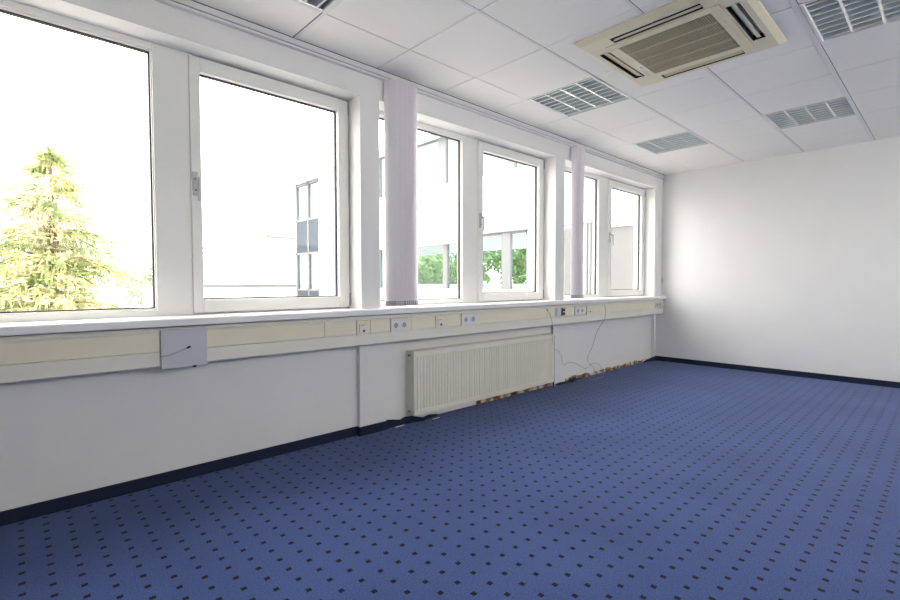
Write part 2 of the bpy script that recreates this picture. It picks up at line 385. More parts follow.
# ------------------------------------------------------------ windows
OFF = [(.999, 1.189, 1.247), (1.012, 1.213, 1.278), (1.0, 1.235, 1.305)]
def make_window(n, wx, off):
    x0, x1 = wx; pa, sa, ga = x0 + off[0], x0 + off[1], x0 + off[2]
    w = empty('window_%d' % n, ((x0 + x1) / 2, YF, ZS), kind='structure')
    fr = MB(); y0, y1 = YF, 3.15
    pa += .008; fr.box(x0, x0 + .05, y0, y1, ZS, ZH, .003).box(x0 + .05, pa, y0, y1, ZS, .978, .003).box(x0 + .05, pa, y0, y1, 2.420, ZH, .003)
    fr.box(pa, sa + .02, y0, y1, ZS, ZH, .003)                      # post
    fr.box(sa + .02, x1, y0 + .02, y1, ZS, .975, .002).box(sa + .02, x1, y0 + .02, y1, 2.42, ZH, .002).box(x1 - .03, x1, y0 + .02, y1, .975, 2.42, .002)
    # glazing bead around the fixed pane
    for (a, b, c, d) in ((x0 + .05, x0 + .058, .978, 2.42), (pa - .006, pa, .978, 2.42), (x0 + .058, pa - .006, .978, .986), (x0 + .058, pa - .006, 2.413, 2.42)):
        fr.box(a, b, y0 + .012, y0 + .035, c, d, .003)
    fr.build('frame', m_frame, w)
    def ring(a, b, c, d, t, ya, yb):
        return MB().box(a, a + t, ya, yb, c, d).box(b - t, b, ya, yb, c, d).box(a + t, b - t, ya, yb, c, c + t).box(a + t, b - t, ya, yb, d - t, d)
    ring(x0 + .058, pa - .006, .986, 2.413, .007, y0 + .028, y0 + .052).build('gasket', m_gasket, w)
    MB().box(x0 + .055, pa - .003, y0 + .038, y0 + .044, .983, 2.417).build('glass', m_glass, w)
    # opening sash
    s = MB(); g1, zt, zb = x1 - .088, 2.363, 1.031; sx1 = x1 - .006; szb, szt = .952, 2.446; ys, ye = YF - .014, YF + .045
    s.box(sa, ga, ys, ye, szb, szt, .004).box(g1, sx1, ys, ye, szb, szt, .004).box(ga, g1, ys, ye, szb, zb, .004).box(ga, g1, ys, ye, zt, szt, .004)
    sash = s.build('sash', m_frame, w)
    ring(ga - .001, g1 + .001, zb - .001, zt + .001, .009, ys + .034, ye - .003).build('gasket', m_gasket, sash)
    MB().box(ga - .004, g1 + .004, ys + .045, ys + .051, zb - .004, zt + .004).build('glass', m_glass, sash)
    # handle: back plate, neck, downward lever
    hx = sa + .022; hz = 1.735
    h = MB().box(hx - .016, hx + .014, ys - .010, ys + .001, hz - .095, hz + .042, .004)
    h.cyl((hx, ys - .008, hz), (hx, ys - .036, hz), .011, n=14)
    h.box(hx - .010, hx + .018, ys - .044, ys - .032, hz - .011, hz + .011, .005)
    h.box(hx + .002, hx + .019, ys - .044, ys - .032, hz - .130, hz + .006, .006)
    h.build('handle', m_handle, sash)
    MB().box(hx - .003, hx + .003, ys - .0115, ys - .0095, hz - .07, hz - .058, .001).build('lock_slot', m_dark, sash)
    for z in (.965, 2.345):
        MB().cyl((x1 - .006, ys - .004, z), (x1 - .006, ys - .004, z + .09), .006, n=10).build('hinge', m_alu, sash)
    return w
for n, (wx, off) in enumerate(zip(WIN, OFF)): make_window(n + 1, wx, off)

# unseen window band added behind the view to bring in more daylight
w = empty('window_4', ((CX0 + CX1) / 2, YR - .1, CZ0), kind='structure')
m4 = MB().box(CX0, CX1, YR - .14, YR - .07, CZ0, CZ0 + .05).box(CX0, CX1, YR - .14, YR - .07, CZ1 - .05, CZ1)
for k in range(5): x = CX0 + (CX1 - CX0 - .05) * k / 4; m4.box(x, x + .05, YR - .14, YR - .07, CZ0 + .05, CZ1 - .05)
m4.build('frame', m_frame, w)
MB().box(CX0 + .02, CX1 - .02, YR - .11, YR - .104, CZ0 + .03, CZ1 - .03).build('glass', m_glass, w)

# window sills in three boards
def sill(x0, x1, label):
    pr = [(2.842, .899), (2.838, .903), (2.838, .932), (2.842, .939), (2.85, .942), (3.08, .9425), (3.08, .935), (3.15, .935), (3.15, .91), (3.10, .91), (3.10, .897), (2.87, .897)]
    o = MB().prism(pr, x0, x1).build('window_sill', m_sill); rebase(o, ((x0 + x1) / 2, 2.95, .897))
    return tag(o, label, 'window sill')
sill(XB, 2.0265, 'long white sill board under the nearest window with the conifer outside')
sill(2.0275, 5.130, 'middle white sill board beneath the second window, above the radiator')
sill(5.131, 6.949, 'short white sill board running below the farthest window into the corner')

# ------------------------------------------------------------ cable duct under the sill
du = empty('cable_trunking', (2.0, 2.96, .685), 'long cream plastic cable trunking mounted on wall below the window sills', 'cable trunking')
YD = 2.885
MB().box(XB, .618, YD, YW - .001, .686, .765, .004).box(.842, 6.945, YD, YW - .001, .686, .765, .004).build('lower_channel', m_duct2, du)
MB().box(XB, 6.945, YD + .012, YW - .001, .765, .892, .001).build('back_channel', m_duct2, du)
MB().box(XB, 6.945, YD - .001, YD + .012, .8655, .873, .002).build('top_lip', m_duct2, du)
for a, b in ((XB, .616), (.844, 1.576), (1.578, 1.822), (1.912, 1.939), (1.941, 2.115), (2.282, 2.317), (2.319, 2.563), (2.65, 2.854), (3.043, 4.094), (4.096, 4.249),
             (4.423, 4.449), (4.451, 4.617), (4.809, 4.822), (4.824, 4.854), (4.967, 5.0), (5.002, 6.669), (6.851, 6.944)):
    MB().box(a, b, YD + .001, YD + .012, .7672, .8648, .0015, 1).build('cover_strip', m_duct, du)
MB().box(6.9445, 6.9495, YD, YW - .001, .686, .873, .001).build('end_cap', m_duct2, du)

pl = MB().box(.617, .843, 2.872, 2.8845, .672, .882, .002).build('cover_plate', m_plate)
rebase(pl, (.73, 2.878, .672)); tag(pl, 'blank blue-grey square plate over a gap in the cable trunking below the first window', 'cover plate')
wr_ = MB().tube([(.613, 2.868, .741), (.635, 2.868, .7425), (.659, 2.867, .746), (.69, 2.867, .757), (.723, 2.866, .769), (.748, 2.865, .778)], .0018, 6).build('cable', m_wire)
tag(wr_, 'short thin dark wire stub curling across the blue-grey plate', 'cable')
pg = MB().cyl((.740, 2.866, .7755), (.757, 2.864, .782), .005, .004, 10).build('plug', m_dark, wr_)
cl = MB().box(.768, .786, 2.868, 2.8725, .666, .677, .001).build('screw_clip', m_dark); tag(cl, 'tiny dark clip at the bottom edge of the blue-grey plate', 'clip'); rebase(cl, (.777, 2.87, .666))

def ring_disc(mb, x, y, z, r0, r1, d, mi=0):
    n = 28; A = []
    for rr, yy in ((r0, y), (r1, y), (r1, y + d), (r0, y + d)):
        A.append([mb.bm.verts.new((x + rr * math.cos(2 * math.pi * k / n), yy, z + rr * math.sin(2 * math.pi * k / n))) for k in range(n)])
    for a in range(4):
        for k in range(n): mb.bm.faces.new((A[a][k], A[a][(k + 1) % n], A[(a + 1) % 4][(k + 1) % n], A[(a + 1) % 4][k]))
def double_socket(x0, x1, z0, z1, label):
    xc, zc = (x0 + x1) / 2, (z0 + z1) / 2
    o = empty('power_socket', (xc, YD, z0), label, 'power socket', 'double earthed sockets in the trunking')
    MB().box(x0, x1, YD - .010, YD + .012, z0, z1, .003).build('socket_plate', m_white, o)
    for s in (-1, 1):
        cx = xc + s * (x1 - x0) * .24; r = min(.021, (x1 - x0) * .12)
        mb = MB(); ring_disc(mb, cx, YD - .014, zc, r, r + .003, .004); mb.build('socket_rim', m_white, o)
        MB().cyl((cx, YD - .0135, zc), (cx, YD - .0102, zc), r).build('socket_well', m_well, o)
        MB().cyl((cx - .0095, YD - .0142, zc), (cx - .0095, YD - .0132, zc), .003, n=10).cyl((cx + .0095, YD - .0142, zc), (cx + .0095, YD - .0132, zc), .003, n=10) \
            .box(cx - .003, cx + .003, YD - .0142, YD - .0132, zc + r - .005, zc + r - .001).box(cx - .003, cx + .003, YD - .0142, YD - .0132, zc - r + .001, zc - r + .005).build('pin_holes', m_dark, o)
    return o
double_socket(2.117, 2.280, .760, .862, 'white double power socket in trunking below the first stack of blind slats')
double_socket(2.856, 3.041, .766, .864, 'white double power socket in trunking over the left half of the radiator')
double_socket(4.619, 4.807, .772, .864, 'white double power socket between the black-and-grey outlet and a small phone socket')
double_socket(6.671, 6.849, .782, .862, 'farthest double power socket, at the far end of the trunking by the room corner')
def phone_socket(x0, x1, z0, z1, label):
    xc = (x0 + x1) / 2
    o = empty('phone_socket', (xc, YD, z0), label, 'phone socket', 'small cream phone sockets in the trunking')
    MB().box(x0, x1, YD - .009, YD + .012, z0, z1, .003).build('socket_plate', m_duct, o)
    MB().box(x0 + .014, x1 - .014, YD - .017, YD - .008, z0 + .018, z1 - .02, .004).build('socket_body', m_duct2, o)
    MB().box(xc - .002, xc + .016, YD - .0185, YD - .0165, z0 + .024, z0 + .038, .001).build('jack_opening', m_dark, o)
    MB().box(xc - .016, xc + .012, YD - .0178, YD - .0168, z1 - .036, z1 - .028, .0005).build('name_tag', m_acd, o)
    return o
phone_socket(1.824, 1.910, .758, .862, 'nearest small cream phone socket, left of the first double socket')
phone_socket(2.565, 2.648, .760, .862, 'small cream phone socket above the left end of the radiator, between two double sockets')
phone_socket(4.868, 4.960, .766, .862, 'small cream phone socket right of the third double socket, near the second hanging cable')
lan = empty('network_outlet', (4.336, YD, .775), 'network outlet with grey left half and black jacks, right of the first hanging cable', 'network outlet')
MB().box(4.251, 4.421, YD - .010, YD + .012, .775, .866, .003).build('outlet_plate', m_socketgrey, lan)
MB().box(4.262, 4.33, YD - .016, YD - .009, .783, .858, .003).build('grey_cover', m_socketgrey, lan)
MB().box(4.345, 4.375, YD - .014, YD - .009, .780, .861, .002).build('jack_block', m_black, lan)
for z in (.785, .825): MB().box(4.378, 4.412, YD - .015, YD - .009, z, z + .028, .002).build('jack', m_black, lan)

# two loose cables hanging from the trunking
c1 = [(4.094, 2.881, .852), (4.12, 2.86, .80), (4.16, 2.86, .70), (4.22, 2.90, .55), (4.34, 2.955, .42), (4.42, 2.975, .39), (4.50, 2.98, .345), (4.53, 2.98, .27), (4.56, 2.98, .212),
      (4.66, 2.99, .23), (4.80, 3.0, .205), (4.93, 3.0, .155), (5.02, 3.0, .115), (5.11, 3.0, .12), (5.20, 3.0, .15), (5.32, 3.0, .142), (5.40, 2.99, .085), (5.41, 2.97, .03), (5.35, 2.93, .005), (5.22, 2.88, .004), (5.08, 2.86, .004), (5.00, 2.84, .004), (5.0, 2.88, .004)]
k1 = MB().tube(c1, .0022, 6).build('cable', m_wire, smooth=True)
tag(k1, 'thin grey cable hanging past the right end of the radiator and snaking along the wall', 'cable')
MB().cyl((4.094, 2.886, .853), (4.094, 2.876, .848), .007, n=10).build('plug', m_rust, k1)
c2 = [(5.258, 2.881, .862), (5.24, 2.85, .80), (5.235, 2.86, .70), (5.25, 2.93, .60), (5.245, 2.98, .50), (5.21, 2.99, .39), (5.12, 2.99, .29), (5.09, 3.0, .235), (5.11, 3.0, .18), (5.18, 3.0, .135), (5.235, 3.0, .10), (5.25, 3.0, .05), (5.26, 3.0, .01)]
k2 = MB().tube(c2, .0022, 6).build('cable', m_wire, smooth=True)
tag(k2, 'thin grey cable hanging straight down the wall nearer the far corner', 'cable')

# ------------------------------------------------------------ radiator
RX0, RX1, RY0, RY1, RZ0, RZ1 = 2.377, 4.300, 2.930, 3.028, .068, .585
ra = empty('radiator', ((RX0 + RX1) / 2, 2.98, RZ0), 'wide cream panel radiator with vertical ribs mounted low on wall under second window', 'radiator')
fp = MB(); n = 57; pit = (RX1 - RX0 - .05) / n; prof = [(RX0 + .001, RY0)]
for k in range(n):
    a = RX0 + .025 + pit * k
    prof += [(a + .002, RY0), (a + .006, RY0 + .007), (a + .011, RY0 + .007), (a + .015, RY0)]
prof += [(RX1 - .001, RY0), (RX1 - .001, RY0 + .018), (RX0 + .001, RY0 + .018)]
fp.prism(prof, RZ0 + .045, RZ1 - .045, axis='z')
fp.box(RX0 + .001, RX1 - .001, RY0 - .001, RY0 + .018, RZ1 - .046, RZ1 - .004, .004).box(RX0 + .001, RX1 - .001, RY0 - .001, RY0 + .018, RZ0, RZ0 + .046, .004)
fp.build('front_panel', m_rad, ra)
MB().box(RX0 + .001, RX1 - .001, RY1 - .018, RY1, RZ0, RZ1 - .004, .003).build('rear_panel', m_rad, ra)
MB().box(RX0 - .001, RX0 + .002, RY0 + .006, RY1 - .002, RZ0 + .002, RZ1 - .002, .001).build('side_cover', m_rad, ra)
MB().box(RX1 - .002, RX1 + .001, RY0 + .006, RY1 - .002, RZ0 + .002, RZ1 - .002, .001).build('side_cover', m_rad, ra)
tg = MB(); k = 0
tg.box(RX0, RX1, RY0 + .006, RY0 + .022, RZ1 - .003, RZ1 + .001, .001).box(RX0, RX1, RY1 - .02, RY1 - .004, RZ1 - .003, RZ1 + .001, .001)
x = RX0 + .01
while x < RX1 - .01: tg.box(x, x + .006, RY0 + .02, RY1 - .018, RZ1 - .003, RZ1); x += .014
tg.build('top_grille', m_rad, ra)
for z in (RZ1 - .035, RZ0 + .035):
    v = MB().cyl((RX0 - .014, 2.978, z), (RX0 + .01, 2.978, z), .011, n=14).build('plug_cap', m_alu, ra)
    MB().cyl((RX0 - .0155, 2.978, z), (RX0 - .013, 2.978, z), .006, n=6).build('plug_hole', m_dark, v)
for a in (2.7, 3.95): MB().box(a, a + .04, RY1 - .001, YW - .001, .12, .53, .002).build('wall_bracket', m_rad, ra)
MB().cyl((RX1 + .001, 2.978, RZ1 - .035), (RX1 + .014, 2.978, RZ1 - .035), .012, n=14).build('valve', m_white, ra)
pp = MB().cyl((4.322, 2.952, 0), (4.322, 2.952, .565), .009, n=14).cyl((4.301, 2.978, .10), (4.322, 2.952, .10), .007, n=10).build('heating_pipe', m_rust)
tag(pp, 'rusty brown vertical heating pipe standing against the right end of the radiator', 'pipe'); rebase(pp, (4.322, 2.952, 0))

# ------------------------------------------------------------ curtain rail and vertical blinds
rl = empty('curtain_rail', (2.0, 2.90, H), 'long white blind rail fixed under the ceiling above all the windows', 'curtain rail')
MB().box(XB, 6.90, 2.893, 2.9195, 2.630, H, .002).build('upper_profile', m_white, rl)
MB().box(XB, 6.90, 2.902, 2.9195, 2.620, 2.630, 0).build('dark_slot', m_black, rl)
MB().box(XB, 6.90, 2.889, 2.9195, 2.606, 2.622, .002).build('lower_profile', m_white, rl)
MB().box(6.885, 6.945, 2.885, 2.9175, 2.606, 2.64, .003).build('end_cap', m_socketgrey, rl)

def slat_mesh(width, z0, z1, ang, bow=.008):
    mb = MB(); n = 6; pts = []
    for k in range(n + 1):
        t = k / n - .5; a = t * width; b = bow * (1 - 4 * t * t)
        pts.append((a * math.cos(ang) - b * math.sin(ang), a * math.sin(ang) + b * math.cos(ang)))
    back = [(p[0] + .0005, p[1] + .0005) for p in pts][::-1]
    mb.prism(pts + back, z0, z1, axis='z'); return mb
def blind(x0, x1, count, z0, label, seed):
    rr = random.Random(seed)
    o = empty('vertical_blind', ((x0 + x1) / 2, 2.872, z0), label, 'vertical blind', 'bunched vertical blinds')
    base = Vector(o.location)
    for k in range(count):
        ang = math.radians(146 + rr.uniform(-11, 9)); cx = x0 + (x1 - x0) * (k + .5) / count + rr.uniform(-.002, .002); cy = 2.868 + rr.uniform(-.003, .003)
        m = slat_mesh(.089, 0, 2.608 - z0 - .005, ang, .007)
        for v in m.bm.verts: v.co += Vector((cx, cy, z0 + .003))
        s = m.build('slat', m_fabric, o, smooth=False)
        nx, ny = -math.sin(ang) * .0018, math.cos(ang) * .0018
        w = slat_mesh(.080, 0, .036, ang, .0075)
        for v in w.bm.verts: v.co += Vector((cx + nx, cy + ny, z0))
        w2 = slat_mesh(.080, 0, .036, ang, .0075)
        for v in w2.bm.verts: v.co += Vector((cx - nx, cy - ny, z0))
        me = bpy.data.meshes.new('t'); w2.bm.to_mesh(me); w.bm.from_mesh(me); bpy.data.meshes.remove(me); w2.bm.free()
        w.build('bottom_weight', m_weight, s)
    MB().tube([(x0 - .02, 2.84, z0 + .03), (x0 + .05, 2.825, z0 + .026), (x1 - .05, 2.824, z0 + .028), (x1 + .02, 2.84, z0 + .031)], .0012, 5).build('bead_chain', m_white, o)
    return o
blind(2.105, 2.325, 12, .958, 'wide bunch of white vertical blind slats beside the first pier, left of second window', 3)
blind(4.575, 4.705, 7, .958, 'narrow bunch of white vertical blind slats beside the second pier, left of farthest window', 5)
pc = MB().tube([(6.935, 2.895, 2.61), (6.935, 2.895, 2.0), (6.935, 2.895, 1.205)], .0013, 6).build('pull_cord', m_white)
tag(pc, 'thin white blind cord with small weight hanging against the far wall by the corner', 'pull cord')
MB().cyl((6.935, 2.895, 1.125), (6.935, 2.895, 1.205), .009, .007, 12).build('cord_weight', m_handle, pc)

# ------------------------------------------------------------ recessed ceiling lights
LG = 'square recessed louvre ceiling lights'
def ceiling_light():
    o = empty('ceiling_light', (0, 0, H), 'x', 'ceiling light', LG); o.location = (P / 2, P / 2, H)
    a, b = .003, P - .003; t = .016
    MB().box(a, a + t, a, b, H - .003, H + .012, .002).box(b - t, b, a, b, H - .003, H + .012, .002).box(a + t, b - t, a, a + t, H - .003, H + .012, .002).box(a + t, b - t, b - t, b, H - .003, H + .012, .002).build('frame', m_white, o)
    h = MB().box(a + .004, b - .004, a + .004, b - .004, H + .085, H + .09)
    h.box(a + .004, a + .008, a + .004, b - .004, H + .01, H + .085).box(b - .008, b - .004, a + .004, b - .004, H + .01, H + .085)
    h.box(a + .008, b - .008, a + .004, a + .008, H + .01, H + .085).box(a + .008, b - .008, b - .008, b - .004, H + .01, H + .085)
    h.build('housing', m_tray, o)
    q = (P - .04) / 4
    for k in range(4):
        y = .02 + q * (k + .5)
        MB().cyl((.03, y, H + .066), (P - .03, y, H + .066), .008, n=14).build('lamp_tube', m_tube, o)
    lv = MB()
    for k in range(5):   # wedge reflectors running along the tubes, narrow edge down
        y = .02 + q * k; wa, wb = (.007, .024)
        wb = wb if 0 < k < 4 else .008
        ya, yb, yc, yd = max(y - wa, .014), min(y + wa, P - .014), min(y + wb, P - .018), max(y - wb, .018)
        lv.prism([(ya, H + .0), (yb, H + .0), (yc, H + .05), (yd, H + .05)], .018, P - .018)
    lv.build('reflector', m_mirror, o)
    cb_ = MB(); lp = MB()
    for k in range(4):
        ya, yb = .02 + q * k + .012, .02 + q * (k + 1) - .012
        for i in range(8):
            x = .02 + (P - .04) * (i + .5) / 8
            cb_.prism([(x - .0015, H + .002), (x + .0015, H + .002), (x + .005, H + .030), (x - .005, H + .030)], ya - .006, yb + .006, axis='y')
            lp.box(x - .006, x + .006, ya - .006, yb + .006, H - .0005, H + .003, .001, 1)
    cb_.build('louvre_blades', m_blade, o); lp.build('louvre_lips', m_white, o)
    return o
L0 = ceiling_light()
spots = [(-1, 1, 'partly visible louvre ceiling light at the top edge, nearest the first window'),
         (3, 1, 'middle louvre ceiling light in the window row, left of the air conditioner'),
         (6, 1, 'farthest louvre ceiling light in the window row, near the far left corner'),
         (3, 4, 'large louvre ceiling light at the top right edge, right of the air conditioner'),
         (6, 3, 'louvre ceiling light between the air conditioner and the far wall, away from windows')]
for k, (i, j, lb) in enumerate(spots):
    loc = (GX + P * i + P / 2, GY - P * j + P / 2, H)
    if k == 0: L0.location = loc; L0['label'] = lb
    else: copy_thing(L0, loc, lb, LG)

# ------------------------------------------------------------ ceiling cassette air conditioner
AX, AY = 3.20, 1.25
ac = empty('air_conditioner', (AX, AY, 2.63), 'square beige ceiling cassette air conditioner with central grille and four air slots', 'air conditioner')
def R4(f):
    for k in range(4): f(Matrix.Translation((AX, AY, 0)) @ Matrix.Rotation(k * math.pi / 2, 4, 'Z'), k)
pz0, pz1 = 2.632, H - .001
pm = MB()
def side(mx, k):
    b = MB()
    # mitred quarter of the flat panel with a hole for the slot, then the sloped rim
    b.box(.332, .343, -.332, .332, pz0, pz1 - .01); b.box(.412, .445, -.332, .332, pz0, pz1 - .01)
    b.box(.343, .412, .262, .332, pz0, pz1 - .01); b.box(.343, .412, -.332, -.262, pz0, pz1 - .01)
    b.box(.332, .445, .332, .445, pz0, pz1 - .01)
    v = [b.bm.verts.new(c) for c in ((.445, -.445, pz0), (.445, .445, pz0), (.475, .475, pz1 - .008), (.475, -.475, pz1 - .008), (.475, .475, pz1), (.475, -.475, pz1), (.40, -.40, pz1), (.40, .40, pz1))]
    b.bm.faces.new((v[0], v[1], v[2], v[3])); b.bm.faces.new((v[3], v[2], v[4], v[5])); b.bm.faces.new((v[5], v[4], v[7], v[6]))
    b.bm.transform(mx); me = bpy.data.meshes.new('t'); b.bm.to_mesh(me); pm.bm.from_mesh(me); bpy.data.meshes.remove(me); b.bm.free()
R4(side); pm.build('fascia_panel', m_ac, ac)
def slot(mx, k):
    w = MB().box(.343, .346, -.262, .262, pz0 + .001, H + .06, mx=mx).box(.409, .412, -.262, .262, pz0 + .001, H + .06, mx=mx).box(.346, .409, -.262, .262, H + .055, H + .06, mx=mx)
    w.box(.346, .409, -.262, -.259, pz0 + .001, H + .055, mx=mx).box(.346, .409, .259, .262, pz0 + .001, H + .055, mx=mx)
    w.build('air_slot', m_dark, ac)
    tilt = math.radians({0: 3, 1: -16, 2: -50, 3: 8}[k])
    vm = mx @ Matrix.Translation((.368 if k == 2 else .378, 0, pz0 + (.006 if k == 2 else .010))) @ Matrix.Rotation(tilt, 4, 'Y')
    wd = {0: .0305, 1: .024, 2: .007, 3: .013}[k]
    MB().box(-wd, wd, -.256, .256, -.002, .002, .0015, mx=vm).build('air_vane', m_acd if k in (0, 1) else m_ac, ac)
    for q in (-.13, 0, .13):
        MB().box(.347, .408, q - .003, q + .003, H + .005, H + .05, mx=mx).build('guide_fin', m_mull, ac)
R4(slot)
fm = MB(); zi = pz0 - .006
for (a, b, c, d) in ((-.328, -.272, -.328, .328), (.272, .328, -.328, .328), (-.272, .272, -.328, -.272), (-.272, .272, .272, .328)):
    fm.box(AX + a, AX + b, AY + c, AY + d, zi, pz0 + .012, .003)
fm.build('grille_frame', m_ac, ac)
gm = MB(); npx = 44
for k in range(0, npx + 1):
    q = -.272 + .544 * k / npx; gm.box(AX - .272, AX + .272, AY + q - .0018, AY + q + .0018, zi + .003, zi + .010)
for k in range(1, 32):
    q = -.272 + .544 * k / 32; gm.box(AX + q - .0010, AX + q + .0010, AY - .272, AY + .272, zi + .006, zi + .009)
for q in (-.136, 0, .136): gm.box(AX + q - .0042, AX + q + .0042, AY - .272, AY + .272, zi + .001, zi + .011)
gm.build('intake_grille', m_grille, ac)
MB().box(AX - .272, AX + .272, AY - .272, AY + .272, zi + .03, zi + .034).build('filter', m_dark, ac)
MB().box(AX + .085, AX + .115, AY + .29, AY + .302, zi - .001, zi + .001, .0005).build('badge', m_logo, ac)
MB().box(AX + .15, AX + .27, AY + .305, AY + .322, zi - .0008, zi + .001, .0005).build('sticker', m_pinkish, ac)
for q in (-.12, .10): MB().box(AX + q - .012, AX + q + .012, AY - .306, AY - .296, zi - .0015, zi + .001, .0005).build('latch', m_pinkish, ac)
MB().box(AX - .40, AX + .40, AY - .40, AY + .40, H + .062, 2.795).build('unit_body', m_alu, ac)

# ------------------------------------------------------------ outside
GZ = -3.9
st('ground', MB().box(-60, 90, 3.6, 120, GZ - .2, GZ), m_bounce_ground)
st('facade_below', MB().box(-12, 9.0, 3.06, YO, GZ, -.13), m_fac)
# the office wing at right angles, its facade at x = 9
wg = empty('office_wing', (10.5, 11, GZ), 'white office wing with window bands at right angles to the room, outside', 'building')
WX, WX2, WY0, WY1 = 9.0, 13.0, 3.36, 18.8
fb = MB()
TY = 16.82   # white facade ends here, glazed stair tower beyond
fb.box(WX, WX + .25, WY0, TY, 2.39, 3.85).box(WX, WX + .25, WY0, TY, GZ, .93)
fb.box(WX, WX + .25, 12.9, TY, .93, 2.39).box(WX, WX + .25, WY0, 6.62, .93, 2.39)
fb.box(WX, WX + .25, 12.9, TY, 3.85, 5.17).box(WX, WX + .25, WY0, 6.6, 3.85, 5.17)
fb.box(WX2 - .25, WX2, WY0, WY1, GZ, 1.1).box(WX2 - .25, WX2, WY0, WY1, 2.30, 3.85).box(WX2 - .25, WX2, WY0, WY1, 5.0, 5.17)
fb.build('facade_wall', m_fac, wg)
MB().box(WX - .18, WX2 + .1, WY0, WY1 + .1, 5.17, 5.30).build('roof_slab', m_fac, wg)
MB().box(WX - .20, WX - .18, 9.0, WY1 + .1, 5.15, 5.24).build('roof_edge', m_mull, wg)
MB().box(WX + .25, WX2 - .25, WY0, WY1, .55, .75).build('floor_slab', m_int, wg)
MB().box(WX + .25, WX2 - .25, WY0, WY1, 2.75, 3.2).build('upper_floor_slab', m_int, wg)
MB().box(WX - .05, WX + .02, 6.62, 12.9, .90, .97, .005).build('outer_sill', m_fac, wg)
MB().box(WX - .03, WX + .01, 3.40, 12.9, 2.365, 2.40, .003).build('drip_edge', m_mull, wg)
def win_unit(y0, y1, z0, z1, mulls, name='window'):
    f = MB().box(WX + .05, WX + .12, y0, y0 + .06, z0, z1).box(WX + .05, WX + .12, y1 - .06, y1, z0, z1).box(WX + .05, WX + .12, y0, y1, z0, z0 + .05).box(WX + .05, WX + .12, y0, y1, z1 - .05, z1)
    for a, b in mulls: f.box(WX + .03, WX + .13, a, b, z0, z1)
    w = f.build(name, m_mull, wg)
    MB().box(WX + .08, WX + .09, y0 + .03, y1 - .03, z0 + .03, z1 - .03).build('pane', m_glass2, w)
win_unit(6.9, 9.0, .93, 2.37, [(7.44, 7.70)]); win_unit(9.05, 12.9, .93, 2.37, [(9.68, 9.84), (11.9, 12.1)])
win_unit(6.6, 9.0, 3.85, 5.17, [(7.3, 7.5)]); win_unit(9.05, 12.9, 3.85, 5.17, [(9.72, 10.02), (11.9, 12.1)])
MB().box(WX + .02, WX + .18, 6.62, 6.9, .93, 2.39).build('column', m_fac, wg)
MB().box(WX - .10, WX - .0, 9.15, 12.9, 2.20, 2.38, .01).build('shutter_box', m_fac, wg)
# pale panelled front near the inner corner, seen through the farthest window
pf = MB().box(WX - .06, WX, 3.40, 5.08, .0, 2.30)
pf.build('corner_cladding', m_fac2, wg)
MB().box(WX - .12, WX - .0, 3.40, 5.08, 2.24, 2.33, .01).build('cladding_cap', m_fac, wg)
dj = MB()
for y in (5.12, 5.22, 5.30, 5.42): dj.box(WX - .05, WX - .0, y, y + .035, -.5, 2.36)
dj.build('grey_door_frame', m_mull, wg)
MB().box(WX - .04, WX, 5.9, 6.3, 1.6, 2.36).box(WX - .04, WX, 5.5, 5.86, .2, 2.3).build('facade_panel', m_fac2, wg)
# glazed tower
tw = MB().box(WX, WX + .12, TY, TY + .08, GZ, 5.17).box(WX, WX + .12, TY + .86, TY + .94, GZ, 5.17).box(WX, WX + .12, WY1 - .12, WY1, GZ, 5.17)
for z in (.87, 2.33, 3.66, 5.09): tw.box(WX, WX + .12, TY, WY1, z - .035, z + .035)
tw.build('tower_mullions', m_mull, wg)
MB().box(WX + .03, WX + .08, TY, WY1, 2.33, 3.66).box(WX + .03, WX + .08, TY, WY1, GZ, .87).build('tower_panel', m_bluep, wg)
MB().box(WX + .05, WX + .07, TY, WY1, 3.66, 5.09).box(WX + .05, WX + .07, TY, WY1, .87, 2.33).build('tower_pane', m_glass2, wg)
MB().box(WX + .12, WX2 - .25, WY1 - .1, WY1, GZ, 5.17).build('end_wall', m_fac, wg)

def plain_building(name, x0, x1, y0, y1, z1, label, ribs=True, cap=True):
    o = empty(name, ((x0 + x1) / 2, (y0 + y1) / 2, GZ), label, 'building')
    MB().box(x0, x1, y0, y1, GZ, z1).build('wall', m_fac, o)
    if ribs:
        rb = MB(); z = z1 - .35
        while z > .2:
            rb.box(x0 - .02, x0, y0, y1, z, z + .05); z -= .28
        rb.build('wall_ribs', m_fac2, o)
    if cap:
        MB().box(x0 - .08, x1 + .08, y0 - .08, y1 + .08, z1, z1 + .10).build('roof_edge', m_mull if not ribs else m_fac2, o)  # darker cap on the annexe stands in for a thin shadow line
    return o
plain_building('warehouse', 10.43, 22, 25, 38, 3.55, 'plain white ribbed building outside, behind the glazed stair tower')
plain_building('flat_roof_annexe', 4.6, 16, 20.6, 24.4, .98, 'low white flat-roofed annexe outside in front of the ribbed building', ribs=False)
rg = empty('roof_railing', (8, 24, 1.08), 'thin pale railing on the annexe roof, right of the conifer tree', 'railing')
MB().box(4.8, 6.9, 24.0, 24.04, 1.75, 1.80).box(4.8, 6.9, 24.0, 24.04, 1.45, 1.49).build('rail', m_mull, rg)
for k in range(5): MB().box(4.8 + k * .5, 4.84 + k * .5, 24.0, 24.04, 1.08, 1.80).build('post', m_mull, rg)

